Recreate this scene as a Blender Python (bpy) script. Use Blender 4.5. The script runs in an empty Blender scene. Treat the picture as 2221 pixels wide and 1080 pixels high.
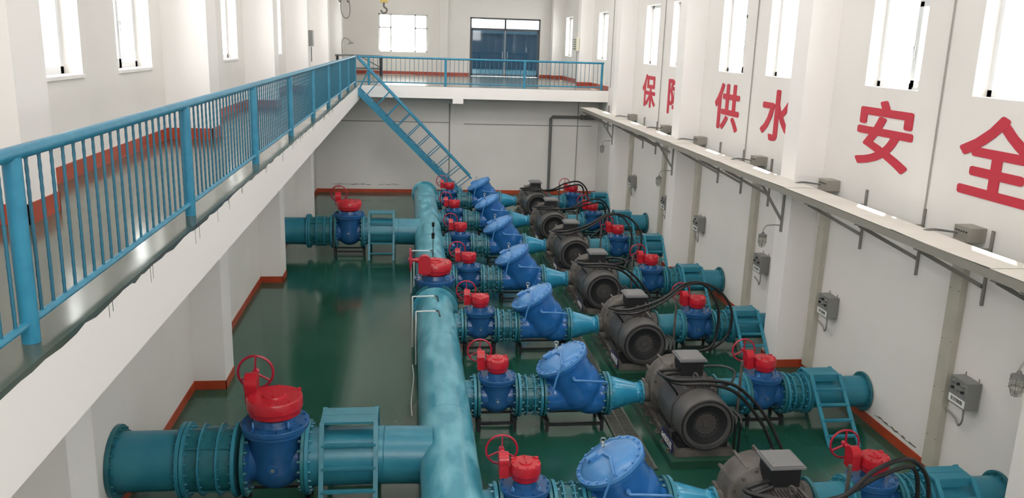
import bpy, bmesh, math, random
from mathutils import Vector, Matrix
random.seed(7)
sc = bpy.context.scene
COL = sc.collection
PI = math.pi
V = Vector

# ------------------------------------------------------------------ camera
H = 5.65                                    # eye height above the pit floor
FPX = 1821.0
def calib():
    vy = V((-220., -452., FPX)); vv = V((-230., 7450., FPX))
    Y = vy.normalized(); D = (vv - Y*vv.dot(Y)).normalized(); Z = -D; X = Y.cross(Z)
    return X, Y, Z
_X, _Y, _Z = calib()
cd = bpy.data.cameras.new('camera'); cam = bpy.data.objects.new('camera', cd); COL.objects.link(cam)
right = V((_X[0], _Y[0], _Z[0])); down = V((_X[1], _Y[1], _Z[1])); fwd = V((_X[2], _Y[2], _Z[2]))
m = Matrix.Identity(4)
for i, c in enumerate((right, -down, -fwd)):
    for j in range(3): m[j][i] = c[j]
m[2][3] = H
cam.matrix_world = m
cd.sensor_width = 36.0; cd.lens = FPX/2221*36; cd.clip_start = 0.05; cd.clip_end = 300
sc.camera = cam

# ------------------------------------------------------------------ light and exposure
SKY = 8.6
w = bpy.data.worlds.new('sky'); sc.world = w; w.use_nodes = True
bg = w.node_tree.nodes['Background']; bg.inputs[0].default_value = (1.0, 0.975, 0.94, 1); bg.inputs[1].default_value = SKY
sl = bpy.data.lights.new('sun', 'SUN'); sl.energy = 30; sl.angle = 0.01; sl.color = (1, 0.96, 0.9)
sun = bpy.data.objects.new('sun', sl); COL.objects.link(sun)
sun.rotation_euler = V((0.28, 0.40, 1.0)).to_track_quat('Z', 'Y').to_euler(); sun.location = (20, 20, 30)
def portal(name, loc, rot, sx, sy):
    l = bpy.data.lights.new(name, 'AREA'); l.shape = 'RECTANGLE'; l.size = sx; l.size_y = sy
    l.cycles.is_portal = True
    o = bpy.data.objects.new(name, l); COL.objects.link(o); o.location = loc; o.rotation_euler = rot
portal('added_clerestory_portal', (-3.75, 19, 9.02), (0, -PI/2, 0), .55, 44)  # unseen high opening in the left wall, added for daylight
for _y in (6.0, 13.0, 20.0, 27.0): portal('added_roof_light_portal', (1.75, _y-.02, 10.45), (PI/2, 0, 0), 7.8, 1.6)  # roof openings added above the frame to light the pit
portal('added_front_opening_portal', (1.7, -2.9, 7.3), (PI/2, 0, 0), 10.6, 2.8)  # opening behind the camera, added to let daylight in
vs = sc.view_settings
sc.display_settings.display_device = 'sRGB'
vs.view_transform = 'Standard'; vs.look = 'None'; vs.gamma = 1; vs.use_curve_mapping = False
vs.exposure = 0.03
sc.cycles.max_bounces = 10; sc.cycles.diffuse_bounces = 6; sc.cycles.glossy_bounces = 4
sc.cycles.transparent_max_bounces = 12; sc.cycles.sample_clamp_indirect = 6
sc.cycles.use_denoising = True
sc.cycles.caustics_reflective = False; sc.cycles.caustics_refractive = False

# ------------------------------------------------------------------ materials
def mat(name, col, rough=0.5, metal=0.0, col2=None, scale=4.0, detail=4.0, lo=0.4, hi=0.6, bump=0.0, bscale=30.0,
        stretch=(1, 1, 1), rough2=None, coat=0.0):
    M = bpy.data.materials.new(name); M.use_nodes = True
    nt = M.node_tree; N = nt.nodes; L = nt.links; b = N['Principled BSDF']
    b.inputs['Base Color'].default_value = (*col, 1); b.inputs['Roughness'].default_value = rough
    b.inputs['Metallic'].default_value = metal
    if coat: b.inputs['Coat Weight'].default_value = coat; b.inputs['Coat Roughness'].default_value = 0.08
    tc = N.new('ShaderNodeTexCoord'); mp = N.new('ShaderNodeMapping'); mp.inputs['Scale'].default_value = stretch
    L.new(tc.outputs['Object'], mp.inputs['Vector'])
    if col2 is not None:
        n = N.new('ShaderNodeTexNoise'); n.inputs['Scale'].default_value = scale; n.inputs['Detail'].default_value = detail
        L.new(mp.outputs[0], n.inputs['Vector'])
        r = N.new('ShaderNodeValToRGB'); r.color_ramp.elements[0].position = lo; r.color_ramp.elements[1].position = hi
        r.color_ramp.elements[0].color = (*col, 1); r.color_ramp.elements[1].color = (*col2, 1)
        L.new(n.outputs['Fac'], r.inputs[0]); L.new(r.outputs[0], b.inputs['Base Color'])
        if rough2 is not None:
            mr = N.new('ShaderNodeMapRange'); mr.inputs[1].default_value = lo; mr.inputs[2].default_value = hi
            mr.inputs[3].default_value = rough; mr.inputs[4].default_value = rough2
            L.new(n.outputs['Fac'], mr.inputs[0]); L.new(mr.outputs[0], b.inputs['Roughness'])
    if bump:
        n2 = N.new('ShaderNodeTexNoise'); n2.inputs['Scale'].default_value = bscale; n2.inputs['Detail'].default_value = 3
        L.new(mp.outputs[0], n2.inputs['Vector'])
        bp = N.new('ShaderNodeBump'); bp.inputs['Strength'].default_value = bump; bp.inputs['Distance'].default_value = 0.02
        L.new(n2.outputs['Fac'], bp.inputs['Height']); L.new(bp.outputs[0], b.inputs['Normal'])
    return M
M_wall = mat('white_plaster', (.76, .735, .71), .75, col2=(.71, .685, .66), scale=.6, lo=.35, hi=.7, bump=.05, bscale=12)
M_white = mat('white_paint', (.80, .775, .76), .6)
M_floor = mat('green_epoxy_floor', (.010, .062, .042), .10, col2=(.020, .090, .060), scale=.5, lo=.35, hi=.65, bump=.045, bscale=1.6, rough2=.17, stretch=(1, .5, 1))
M_deck = mat('reflection_tinted_epoxy', (.050, .075, .058), .12, col2=(.085, .105, .080), scale=1.2, lo=.35, hi=.7, bump=.05, bscale=1.8, rough2=.22)  # pit floor epoxy, greyed as if reflecting the bright walls
M_deckend = mat('pale_deck_epoxy', (.16, .18, .155), .16, col2=(.22, .235, .20), scale=1.2, lo=.35, hi=.7, bump=.03, bscale=2)
M_skirt = mat('red_oxide_skirting', (.42, .065, .025), .4, col2=(.36, .05, .02), scale=3)
M_teal = mat('teal_pipe_paint', (.020, .175, .255), .32, col2=(.032, .21, .285), scale=2.2, lo=.4, hi=.62, bump=.08, bscale=25)
M_head = mat('header_pipe_paint', (.045, .26, .35), .28, col2=(.16, .43, .52), scale=3.2, lo=.42, hi=.66, bump=.10, bscale=18, stretch=(1.4, .5, 1), rough2=.5)
M_green = mat('dark_teal_paint', (.010, .105, .135), .35, col2=(.02, .14, .17), scale=6, bump=.06, bscale=30)
M_blue = mat('blue_valve_enamel', (.016, .085, .23), .24, col2=(.020, .10, .27), scale=5, bump=.05, bscale=40)
M_chk = mat('check_valve_enamel', (.016, .115, .36), .18, col2=(.020, .135, .40), scale=5, bump=.05, bscale=40)
M_cap = mat('top_lit_blue_enamel', (.06, .21, .48), .20, col2=(.075, .24, .52), scale=5, bump=.05, bscale=40)  # valve blue made lighter; light on the cover is put into the colour
M_red = mat('red_enamel', (.48, .016, .030), .28, col2=(.42, .012, .024), scale=7, bump=.06, bscale=40)
M_redw = mat('handwheel_red', (.36, .010, .035), .3)
M_rail = mat('blue_rail_paint', (.018, .18, .30), .38, col2=(.026, .215, .34), scale=8)
M_step = mat('step_bridge_paint', (.028, .17, .235), .38, col2=(.035, .20, .27), scale=8)
M_bar = mat('blue_bar_paint', (.012, .12, .19), .5)
M_motor = mat('dark_grey_motor_paint', (.062, .059, .059), .42, col2=(.085, .079, .076), scale=4, lo=.4, hi=.7, bump=.05)
M_cast = mat('dusty_cast_iron', (.075, .068, .061), .65, col2=(.12, .108, .097), scale=6, bump=.15, bscale=35)
M_black = mat('black_steel', (.010, .010, .012), .5)
M_guard = mat('fan_guard_grey', (.055, .050, .048), .7)
M_lid = mat('terminal_box_lid', (.16, .16, .165), .4)
M_rub = mat('black_cable_rubber', (.012, .012, .013), .35)
M_tray = mat('galvanised_tray', (.62, .60, .55), .5, metal=0, col2=(.67, .65, .60), scale=2)
M_trays = mat('tray_side_steel', (.30, .285, .25), .45, metal=.3)
M_duct = mat('beige_duct_paint', (.46, .44, .37), .5, col2=(.42, .40, .34), scale=3)
M_steel = mat('grey_bracket_steel', (.27, .26, .24), .5, metal=.4)
M_box = mat('grey_box_paint', (.20, .20, .19), .45)
M_label = mat('white_label', (.75, .75, .73), .5)
M_navy = mat('navy_plate', (.012, .015, .09), .4)
M_letter = mat('red_wall_letter', (.50, .022, .048), .6)
M_frame = mat('white_window_frame', (.66, .67, .68), .4)
M_pvc = mat('white_pvc_conduit', (.72, .74, .72), .4)
M_chrome = mat('bright_bolt_steel', (.5, .5, .48), .3, metal=.8)
M_wire = mat('light_grey_conduit', (.30, .29, .27), .6)
M_grey = mat('grey_pipe_paint', (.13, .13, .125), .5)
M_doorb = mat('dark_door_frame', (.05, .055, .065), .4)
M_yel = mat('yellow_hook_paint', (.45, .33, .08), .5)
M_cream = mat('cream_casing', (.60, .58, .46), .5)
M_out = mat('outside_paving', (.22, .21, .19), .9)
M_shed = mat('outside_shed_steel', (.10, .14, .18), .7)
M_conc = mat('green_plinth_paint', (.010, .055, .035), .3, col2=(.02, .07, .045), scale=2)
M_grate = mat('grate_grey_steel', (.13, .14, .12), .5, metal=.3)
M_crack = mat('crack_dirt', (.16, .14, .12), .9)
def glassmat(name, tint, gl):
    M = bpy.data.materials.new(name); M.use_nodes = True; nt = M.node_tree; N = nt.nodes; L = nt.links
    N.clear(); o = N.new('ShaderNodeOutputMaterial'); t = N.new('ShaderNodeBsdfTransparent'); t.inputs[0].default_value = (*tint, 1)
    g = N.new('ShaderNodeBsdfGlossy'); g.inputs['Roughness'].default_value = .03
    mx = N.new('ShaderNodeMixShader'); fr = N.new('ShaderNodeLayerWeight'); fr.inputs[0].default_value = .5
    pw = N.new('ShaderNodeMath'); pw.operation = 'POWER'; pw.inputs[1].default_value = 4.0
    mr = N.new('ShaderNodeMapRange'); mr.inputs[3].default_value = gl; mr.inputs[4].default_value = .8
    L.new(fr.outputs['Facing'], pw.inputs[0]); L.new(pw.outputs[0], mr.inputs[0])
    L.new(mr.outputs[0], mx.inputs[0]); L.new(t.outputs[0], mx.inputs[1]); L.new(g.outputs[0], mx.inputs[2]); L.new(mx.outputs[0], o.inputs[0])
    return M
M_glass = glassmat('window_glass', (.95, .97, .97), .02)
M_door = glassmat('blue_tinted_door_glass', (.17, .27, .33), .06)
M_lglass = glassmat('lamp_glass', (.75, .75, .72), .06)

# ------------------------------------------------------------------ mesh helpers
def basis(ax):
    a = V(ax).normalized(); t = V((0, 0, 1)) if abs(a.z) < .9 else V((1, 0, 0))
    u = a.cross(t).normalized(); v = a.cross(u).normalized()
    return a, u, v
class B:
    def __init__(s): s.v = []; s.f = []
    def add(s, vs, fs):
        o = len(s.v); s.v += [tuple(p) for p in vs]; s.f += [tuple(i+o for i in f) for f in fs]; return s
    def box(s, x0, x1, y0, y1, z0, z1):
        return s.add([(x, y, z) for x in (x0, x1) for y in (y0, y1) for z in (z0, z1)],
                     [(0, 1, 3, 2), (4, 6, 7, 5), (0, 4, 5, 1), (2, 3, 7, 6), (0, 2, 6, 4), (1, 5, 7, 3)])
    def beam(s, p, q, w, h, up=(0, 0, 1)):
        p = V(p); q = V(q); a = (q-p).normalized(); u = a.cross(V(up))
        if u.length < 1e-4: u = a.cross(V((0, 1, 0)))
        u = u.normalized()*w/2; v = a.cross(u.normalized()).normalized()*h/2
        vs = [b+i*u+j*v for b in (p, q) for i in (-1, 1) for j in (-1, 1)]
        return s.add(vs, [(0, 1, 3, 2), (4, 6, 7, 5), (0, 4, 5, 1), (2, 3, 7, 6), (0, 2, 6, 4), (1, 5, 7, 3)])
    def lathe(s, o, ax, prof, n=32, arc=None):
        o = V(o); a, u, v = basis(ax); vs = []; fs = []
        for (t, r) in prof:
            for k in range(n):
                th = 2*PI*k/n
                vs.append(o + a*t + (u*math.cos(th)+v*math.sin(th))*max(r, 1e-5))
        for i in range(len(prof)-1):
            for k in range(n):
                k2 = (k+1) % n
                fs.append((i*n+k, i*n+k2, (i+1)*n+k2, (i+1)*n+k))
        fs.append(tuple(reversed(range(n)))); fs.append(tuple((len(prof)-1)*n+k for k in range(n)))
        return s.add(vs, fs)
    def cyl(s, p, q, r, n=24, r2=None):
        p = V(p); q = V(q); return s.lathe(p, q-p, [(0, r), ((q-p).length, r if r2 is None else r2)], n)
    def disc(s, c, ax, r, th, n=40, ch=.004):
        return s.lathe(V(c)-V(ax).normalized()*th/2, ax, [(0, r-ch), (ch, r), (th-ch, r), (th, r-ch)], n)
    def torus(s, c, ax, R, r, n=40, k=8):
        c = V(c); a, u, v = basis(ax); vs = []; fs = []
        for i in range(n):
            th = 2*PI*i/n; d = u*math.cos(th)+v*math.sin(th)
            for j in range(k):
                ph = 2*PI*j/k; vs.append(c + d*(R+r*math.cos(ph)) + a*r*math.sin(ph))
        for i in range(n):
            for j in range(k):
                fs.append((i*k+j, ((i+1) % n)*k+j, ((i+1) % n)*k+(j+1) % k, i*k+(j+1) % k))
        return s.add(vs, fs)
    def tube(s, pts, r, n=10):
        pts = [V(p) for p in pts]; vs = []; fs = []; u = None
        for i, p in enumerate(pts):
            t = (pts[min(i+1, len(pts)-1)]-pts[max(i-1, 0)]).normalized()
            if u is None: _, u, _ = basis(t)
            u = (u - t*u.dot(t)).normalized(); v = t.cross(u)
            for k in range(n):
                th = 2*PI*k/n; vs.append(p+(u*math.cos(th)+v*math.sin(th))*r)
        for i in range(len(pts)-1):
            for k in range(n): fs.append((i*n+k, i*n+(k+1) % n, (i+1)*n+(k+1) % n, (i+1)*n+k))
        fs.append(tuple(reversed(range(n)))); fs.append(tuple((len(pts)-1)*n+k for k in range(n)))
        return s.add(vs, fs)
    def bolts(s, c, ax, R, n, br=.016, th=.03, off=0.0):
        c = V(c); a, u, v = basis(ax)
        for i in range(n):
            t = 2*PI*(i+off)/n; p = c+(u*math.cos(t)+v*math.sin(t))*R
            s.lathe(p-a*th/2, a, [(0, br), (th, br)], 6)
        return s
    def prism(s, poly, z0, z1, f=lambda x, y, z: (x, y, z)):
        n = len(poly); vs = [f(x, y, z0) for x, y in poly]+[f(x, y, z1) for x, y in poly]
        fs = [tuple(reversed(range(n))), tuple(range(n, 2*n))]+[(i, (i+1) % n, n+(i+1) % n, n+i) for i in range(n)]
        return s.add(vs, fs)
    def mesh(s, name, m, smooth=True):
        me = bpy.data.meshes.new(name); me.from_pydata(s.v, [], s.f); me.materials.append(m)
        bm = bmesh.new(); bm.from_mesh(me); bmesh.ops.recalc_face_normals(bm, faces=bm.faces); bm.to_mesh(me); bm.free()
        if smooth:
            me.polygons.foreach_set('use_smooth', [True]*len(me.polygons)); me.set_sharp_from_angle(angle=math.radians(35))
        me.update(); return me
    def obj(s, name, m, parent=None, smooth=True, label=None):
        o = bpy.data.objects.new(name, s.mesh(name, m, smooth)); COL.objects.link(o)
        if parent: o.parent = parent
        if label: o['label'] = label
        return o
def smoothpts(pts, k=8):
    P = [V(p) for p in pts]; P = [P[0]*2-P[1]]+P+[P[-1]*2-P[-2]]; out = []
    for i in range(1, len(P)-2):
        for j in range(k):
            t = j/k; a, b, c, d = P[i-1:i+3]
            out.append(.5*((2*b)+(c-a)*t+(2*a-5*b+4*c-d)*t*t+(3*b-a-3*c+d)*t**3))
    out.append(P[-2]); return out
def tag(o, label=None, cat=None, group=None, kind=None):
    if label: o['label'] = label
    if cat: o['category'] = cat
    if group: o['group'] = group
    if kind: o['kind'] = kind
    return o
def struct(o, label=None, cat=None): return tag(o, label, cat, kind='structure')
def empty(name, loc, label=None, cat=None, group=None, rz=0):
    o = bpy.data.objects.new(name, None); COL.objects.link(o); o.location = loc; o.rotation_euler = (0, 0, rz)
    o.empty_display_size = .1
    return tag(o, label, cat, group)
def kids(o): return [c for c in list(bpy.data.objects) if c.parent == o]
def tree(o): return (o, [tree(c) for c in kids(o)])
def copy_tree(t, parent=None):
    o, ch = t; c = o.copy(); COL.objects.link(c); c.parent = parent
    for k in ch: copy_tree(k, c)
    return c
def place(t, loc, label, group=None, rz=None, first=None):
    """first: list flag; the prototype itself takes the first place"""
    if first: o = t[0]; first.pop()
    else: o = copy_tree(t)
    o.location = loc
    if rz is not None: o.rotation_euler = (0, 0, rz)
    o['label'] = label
    if group: o['group'] = group
    return o
ORD = ['first', 'second', 'third', 'fourth', 'fifth', 'sixth', 'seventh', 'eighth', 'ninth', 'tenth', 'eleventh', 'twelfth', 'thirteenth', 'fourteenth', 'fifteenth']

# ================================================================== SETTING
XL, XLP, XR = -3.65, -3.5, 7.17
YB, YBP, YF = 41.0, 31.9, -3.0
ZD, ZBEAM, ZT = 4.09, 3.58, 9.6
XBEAM, YBEAM = -1.80, 30.5
T = .30
def wall_x(b, x0, x1, ya, yb, za, zb, ops):
    """wall slab with openings (y0,y1,z0,z1); openings share the z band"""
    ops = sorted(ops); z0, z1 = ops[0][2], ops[0][3]
    b.box(x0, x1, ya, yb, za, z0); b.box(x0, x1, ya, yb, z1, zb)
    y = ya
    for o in ops: b.box(x0, x1, y, o[0], z0, z1); y = o[1]
    b.box(x0, x1, y, yb, z0, z1)
RW = [(2.15, 3.6), (4.8, 6.24), (8.74, 10.19), (11.39, 12.83), (15.3, 16.72), (17.93, 19.40), (21.80, 23.26), (24.56, 25.99), (28.3, 29.75), (31.15, 32.7), (34.7, 36.2), (38.1, 39.7)]
LW = [(8.66, 10.12), (11.3, 12.74), (14.85, 16.25), (17.45, 18.9), (21.1, 22.5), (23.75, 25.2), (27.3, 28.7), (30.15, 31.55), (33.6, 35.0), (36.5, 37.9)]
SZ0, SZ1 = 5.17, 6.90
b = B(); wall_x(b, XR, XR+T, YF, YB+T, -.3, ZT, [(a, c, SZ0, SZ1) for a, c in RW]); struct(b.obj('wall_right', M_wall, smooth=False))
b = B(); wall_x(b, XL-T, XL, YF, YB+T, -.3, 8.75, [(a, c, SZ0, SZ1) for a, c in LW])
b.box(XL-T, XL, YF, YB+T, 9.3, ZT); b.box(XL, XLP, YF, YBP, -.3, ZBEAM)
for y in (YF, 8, 19, 30, YB): b.box(XL-T, XL, y, y+.3, 8.75, 9.3)  # posts in the unseen high window band, added to let daylight in
struct(b.obj('wall_left', M_wall, smooth=False))
b = B()      # back wall above the deck with a window and a double door
BW = (-1.49, .79, 5.12, 6.85); DR = (2.80, 6.15, ZD, 6.81)
b.box(XL, BW[0], YB, YB+T, ZD, ZT); b.box(BW[0], BW[1], YB, YB+T, ZD, BW[2]); b.box(BW[0], BW[1], YB, YB+T, BW[3], ZT)
b.box(BW[1], DR[0], YB, YB+T, ZD, ZT); b.box(DR[0], DR[1], YB, YB+T, DR[3], ZT); b.box(DR[1], XR, YB, YB+T, ZD, ZT)
struct(b.obj('wall_back', M_wall, smooth=False))
struct(B().box(XLP, XR, YBP, YBP+.25, -.3, ZD-.12).obj('wall_back_pit', M_wall, smooth=False))
b = B(); b.box(XL, XR, YF-T, YF, -.3, 5.9); b.box(XL, XR, YF-T, YF, 8.7, ZT); b.box(XL, XL+.3, YF-T, YF, 4.1, 8.7); b.box(XR-.3, XR, YF-T, YF, 4.1, 8.7)  # gap in the upper wall is an added, unseen source of daylight
struct(b.obj('wall_front', M_wall, smooth=False))
b = B(); ya = YF-T      # ceiling with sawtooth roof lights added out of view to bring in daylight
for yo in (6.0, 13.0, 20.0, 27.0):
    b.box(XL-T, XR+T, ya, yo, ZT, ZT+.15); ya = yo+4
    b.box(XL-T, -2.2, yo, ya, ZT, ZT+.15).box(5.7, XR+T, yo, ya, ZT, ZT+.15)
    b.beam((1.75, yo, ZT+1.70), (1.75, ya, ZT+.10), 8.0, .10)
    for x in (-2.25, 5.65): b.prism([(yo, ZT), (yo+4, ZT), (yo, ZT+1.70)], x, x+.1, lambda y, z, x: (x, y, z))
b.box(XL-T, XR+T, ya, YB+T, ZT, ZT+.15)
struct(b.obj('ceiling', M_white, smooth=False))
struct(B().box(XLP, XR, YF, YBP, -.3, 0).obj('floor', M_floor, smooth=False))
# raised walkways
b = B(); b.box(XL, XBEAM-.005, YF, YBEAM, ZD-.12, ZD); struct(b.obj('walkway_floor_left', M_deck, smooth=False))
b = B(); b.box(XL, XR, YBEAM+.012, YB, ZD-.12, ZD); struct(b.obj('walkway_floor_back', M_deckend, smooth=False))
b = B(); b.box(XBEAM-.25, XBEAM, YF, YBEAM+.3, ZBEAM, ZD-.012)
# chipped plaster edge: a ragged lip along the top of the beam
rg = random.Random(3); y = 2.0
while y < 30:
    L_ = rg.uniform(.08, .4); d = rg.uniform(.004, .02); b.box(XBEAM, XBEAM+.004, y, y+L_, ZBEAM+.01, ZD-.012-d); y += L_
struct(b.obj('walkway_beam_left', M_white, smooth=False))
b = B(); y = 2.0; d0 = .02      # ragged painted edge with runs of floor paint
while y < 30.4:
    y1 = min(y+rg.uniform(.05, .22), 30.45); d1 = rg.uniform(.016, .042)
    b.add([(XBEAM+.006, y, ZD+.001), (XBEAM+.006, y1, ZD+.001), (XBEAM+.006, y1, ZD-d1), (XBEAM+.006, y, ZD-d0), (XBEAM-.02, y, ZD+.001), (XBEAM-.02, y1, ZD+.001), (XBEAM-.02, y1, ZD-d1), (XBEAM-.02, y, ZD-d0)],
          [(0, 1, 2, 3), (0, 4, 5, 1), (3, 2, 6, 7), (4, 7, 6, 5)])
    if rg.random() < .22 and y < 20:
        for q in range(rg.randint(1, 4)):
            yy = y+rg.uniform(0, .2); b.box(XBEAM+.001, XBEAM+.0058, yy, yy+rg.uniform(.003, .007), ZD-.03-rg.uniform(.02, .14), ZD-.012)
    y = y1; d0 = d1
struct(b.obj('walkway_edge_drips', M_deck, smooth=False))
b = B(); b.box(XBEAM-.005, XR, YBEAM, YBEAM+.3, ZBEAM+.09, ZD-.012); b.box(1.50, 1.88, YBEAM-.01, YBP, ZBEAM-.08, ZD-.13)
struct(b.obj('walkway_beam_back', M_white, smooth=False))
b = B(); b.box(1.50, 1.96, YBP-.03, YBP, 0, ZBEAM-.08); struct(b.obj('pilaster_back_pit', M_wall, smooth=False))
b = B()
b.box(1.35, 1.75, YB-.12, YB, ZD, ZT); struct(b.obj('pilaster_back', M_wall, smooth=False))
struct(B().box(1.338, 1.762, YB-.132, YB-.013, ZD, ZD+.14).obj('baseboard_back', M_skirt, smooth=False))
LC = [(.95, 1.6), (7.15, 7.76), (13.3, 13.95), (19.6, 20.25), (25.95, 26.6), (32.3, 32.95), (38.6, 39.25)]
RC = [(.65, 1.2), (7.25, 7.8), (13.85, 14.4), (20.45, 21.0), (27.05, 27.6), (33.65, 34.2), (40.3, 40.9)]
XCL, XCR = -3.0, 6.65
bbm = B()
for i, (a, c) in enumerate(LC):
    o = B()
    if a < YBP: o.box(XL, XCL, a, c, 0, ZD-.12)
    o.box(XL, XCL-(.10 if i == 1 else 0), a, c, ZD, ZT); struct(o.obj('column_left', M_white, smooth=False))
for i, (a, c) in enumerate(RC):
    o = B()
    o.box(XCR, XR, a, c, 0 if a < YBP else ZD, ZT); struct(o.obj('column_right', M_white, smooth=False))
# skirting boards (painted bands with real thickness)
def skirt(side, x, s, cols, z, y0, y1, xc, name, h=.15):
    b = B(); t = .012*s; y = y0; xc0 = xc
    for a, c in cols:
        xc = xc0-(.10 if (a == 7.15 and z > 1) else 0)
        if a < y0 or c > y1: continue
        b.box(min(x, x+t), max(x, x+t), y, a, z, z+h)
        b.box(min(x, xc+t), max(x, xc+t), a-.012, a, z, z+h)
        b.box(min(xc, xc+t), max(xc, xc+t), a-.012, c+.012, z, z+h)
        b.box(min(x, xc+t), max(x, xc+t), c, c+.012, z, z+h); y = c
    b.box(min(x, x+t), max(x, x+t), y, y1, z, z+h)
    struct(b.obj(name, M_skirt, smooth=False))
skirt('l', XLP, 1, LC, 0, YF, YBP, XCL, 'baseboard_left'); skirt('r', XR, -1, RC, 0, YF, YBP, XCR, 'baseboard_right')
skirt('l', XL, 1, LC, ZD, YF, YB, XCL, 'baseboard_left', .17); skirt('r', XR, -1, RC, ZD, YBEAM+.02, YB, XCR, 'baseboard_right')
struct(B().box(XLP, XR, YBP-.012, YBP, 0, .14).obj('baseboard_back', M_skirt, smooth=False))
struct(B().box(XL, DR[0]-.02, YB-.012, YB, ZD, ZD+.14).box(DR[1]+.02, XR, YB-.012, YB, ZD, ZD+.14).obj('baseboard_back', M_skirt, smooth=False))

# windows
wn = 0
def window_x(xi, xo, a, c, s, casement):
    """xi inner wall face, s=+1 right wall, -1 left wall"""
    global wn; wn += 1
    xf = xi + s*.20; f = B(); w_ = .085; x0, x1 = sorted((xf, xf+s*.05))
    f.box(x0, x1, a, c, SZ0, SZ0+w_).box(x0, x1, a, c, SZ1-w_, SZ1).box(x0, x1, a, a+w_, SZ0, SZ1).box(x0, x1, c-w_, c, SZ0, SZ1)
    mid = a+(c-a)*(.36 if casement else .5); f.box(x0, x1, mid-.045, mid+.045, SZ0, SZ1)
    o = struct(f.obj('window_%d' % wn, M_frame, smooth=False))
    q = B(); xs0, xs1 = sorted((xf-s*.02, xf+s*.04)); zt = 6.42
    q.box(xs0, xs1, a+.04, a+.13, SZ0+.03, zt).box(xs0, xs1, mid-.10, mid-.01, SZ0+.03, zt).box(xs0, xs1, a+.04, mid-.01, SZ0+.03, SZ0+.13).box(xs0, xs1, a+.04, mid-.01, zt-.07, zt+.05)
    q.obj('casement_sash', M_frame, o, smooth=False)
    g = B(); g.box(*sorted((xf+s*.02, xf+s*.026)), a+.03, c-.03, SZ0+.03, SZ1-.03); g.obj('pane', M_glass, o, smooth=False)
    if s < 0:
        h = B(); h.box(*sorted((xi-s*.03, xf)), a+.001, c-.001, SZ0-.03, SZ0+.008); h.obj('window_sill', M_white, o, smooth=False)
    k = B(); hx = xf-s*.05; k.box(*sorted((hx, xf-s*.01)), mid-.05, mid-.03, 5.75, 5.79).box(*sorted((hx, hx+s*.015)), mid-.055, mid-.025, 5.62, 5.79)
    k.obj('window_handle', M_frame, o, smooth=False)
for a, c in RW: window_x(XR, XR+T, a, c, 1, True)
for a, c in LW: window_x(XL, XL-T, a, c, -1, False)
wn += 1
f = B(); x0, x1, z0, z1 = BW; yf = YB+.18
f.box(x0, x1, yf, yf+.05, z0, z0+.06).box(x0, x1, yf, yf+.05, z1-.06, z1).box(x0, x0+.06, yf, yf+.05, z0, z1).box(x1-.06, x1, yf, yf+.05, z0, z1)
f.box(x0+.54, x0+.60, yf, yf+.05, z0, z1).box(x1-.60, x1-.54, yf, yf+.05, z0, z1).box(x0, x0+.6, yf, yf+.05, z1-.66, z1-.60).box(x1-.6, x1, yf, yf+.05, z1-.66, z1-.60)
o = struct(f.obj('window_%d' % wn, M_frame, smooth=False)); B().box(x0, x1, yf+.02, yf+.026, z0, z1).obj('pane', M_glass, o, smooth=False)
# the double door with transom lights
x0, x1, z0, z1 = DR; yf = YB+.04; zt = 6.30; xm = (x0+x1)/2
f = B().box(x0, x0+.07, yf-.05, yf+.08, z0, z1).box(x1-.07, x1, yf-.05, yf+.08, z0, z1).box(x0, x1, yf-.05, yf+.08, z1-.07, z1).box(x0, x1, yf-.02, yf+.06, zt-.03, zt+.03).box(xm-.04, xm+.04, yf-.02, yf+.06, zt, z1)
o = struct(f.obj('door_1', M_doorb, smooth=False))
B().box(x0+.07, xm-.04, yf+.02, yf+.026, zt+.03, z1-.07).obj('transom_pane', M_glass, o); B().box(xm+.04, x1-.07, yf+.02, yf+.026, zt+.03, z1-.07).obj('transom_pane', M_glass, o)
for s, (a, c) in enumerate(((x0+.07, xm-.005), (xm+.005, x1-.07))):
    l = B(); l.box(a, a+.06, yf, yf+.05, z0+.01, zt-.03).box(c-.06, c, yf, yf+.05, z0+.01, zt-.03).box(a, c, yf, yf+.05, zt-.09, zt-.03).box(a, c, yf, yf+.05, z0+.01, z0+.12)
    lf = l.obj('door_leaf', M_shed, o, smooth=False); B().box(a+.06, c-.06, yf+.02, yf+.026, z0+.12, zt-.09).obj('door_pane', M_door, lf, smooth=False)
    hx = xm-.12 if s == 0 else xm+.12
    B().tube([(hx, yf, 4.95), (hx, yf-.06, 4.97), (hx, yf-.06, 5.23), (hx, yf, 5.25)], .012).obj('door_handle', M_chrome, lf)
# outside seen through the door
tag(B().box(-60, 60, YB+T, 120, ZD-.25, ZD-.05).obj('outside_ground', M_out, smooth=False), kind='structure')
fe = empty('picket_fence', (6.6, 47, ZD-.05), 'dark picket fence outside, seen through the door glass', 'fence')
b = B(); b.box(-4, 5, -.02, .02, .25, .30).box(-4, 5, -.02, .02, 1.75, 1.8); b.obj('fence_rail', M_shed, fe, smooth=False)
b = B()
for i in range(60): x = -4+i*.15; b.cyl((x, 0, 0), (x, 0, 2.05), .012, 6).lathe((x, 0, 2.05), (0, 0, 1), [(0, .022), (.1, 0)], 6)
b.obj('pickets', M_shed, fe)
sh = empty('outside_shed', (7.4, 55, ZD-.05), 'low grey shed with a sloped roof outside, beyond the door glass', 'building')
B().box(-4, 5, 0, 5, 0, 2.2).obj('shed_wall', M_shed, sh, smooth=False)
B().prism([(-4.3, 2.2), (5.3, 2.2), (3.6, 3.1), (-2.8, 3.1)], -.3, 5.3, lambda x, y, z: (x, z, y)).obj('shed_roof', mat('shed_roof_grey', (.25, .28, .30), .8), sh, smooth=False)

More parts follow.
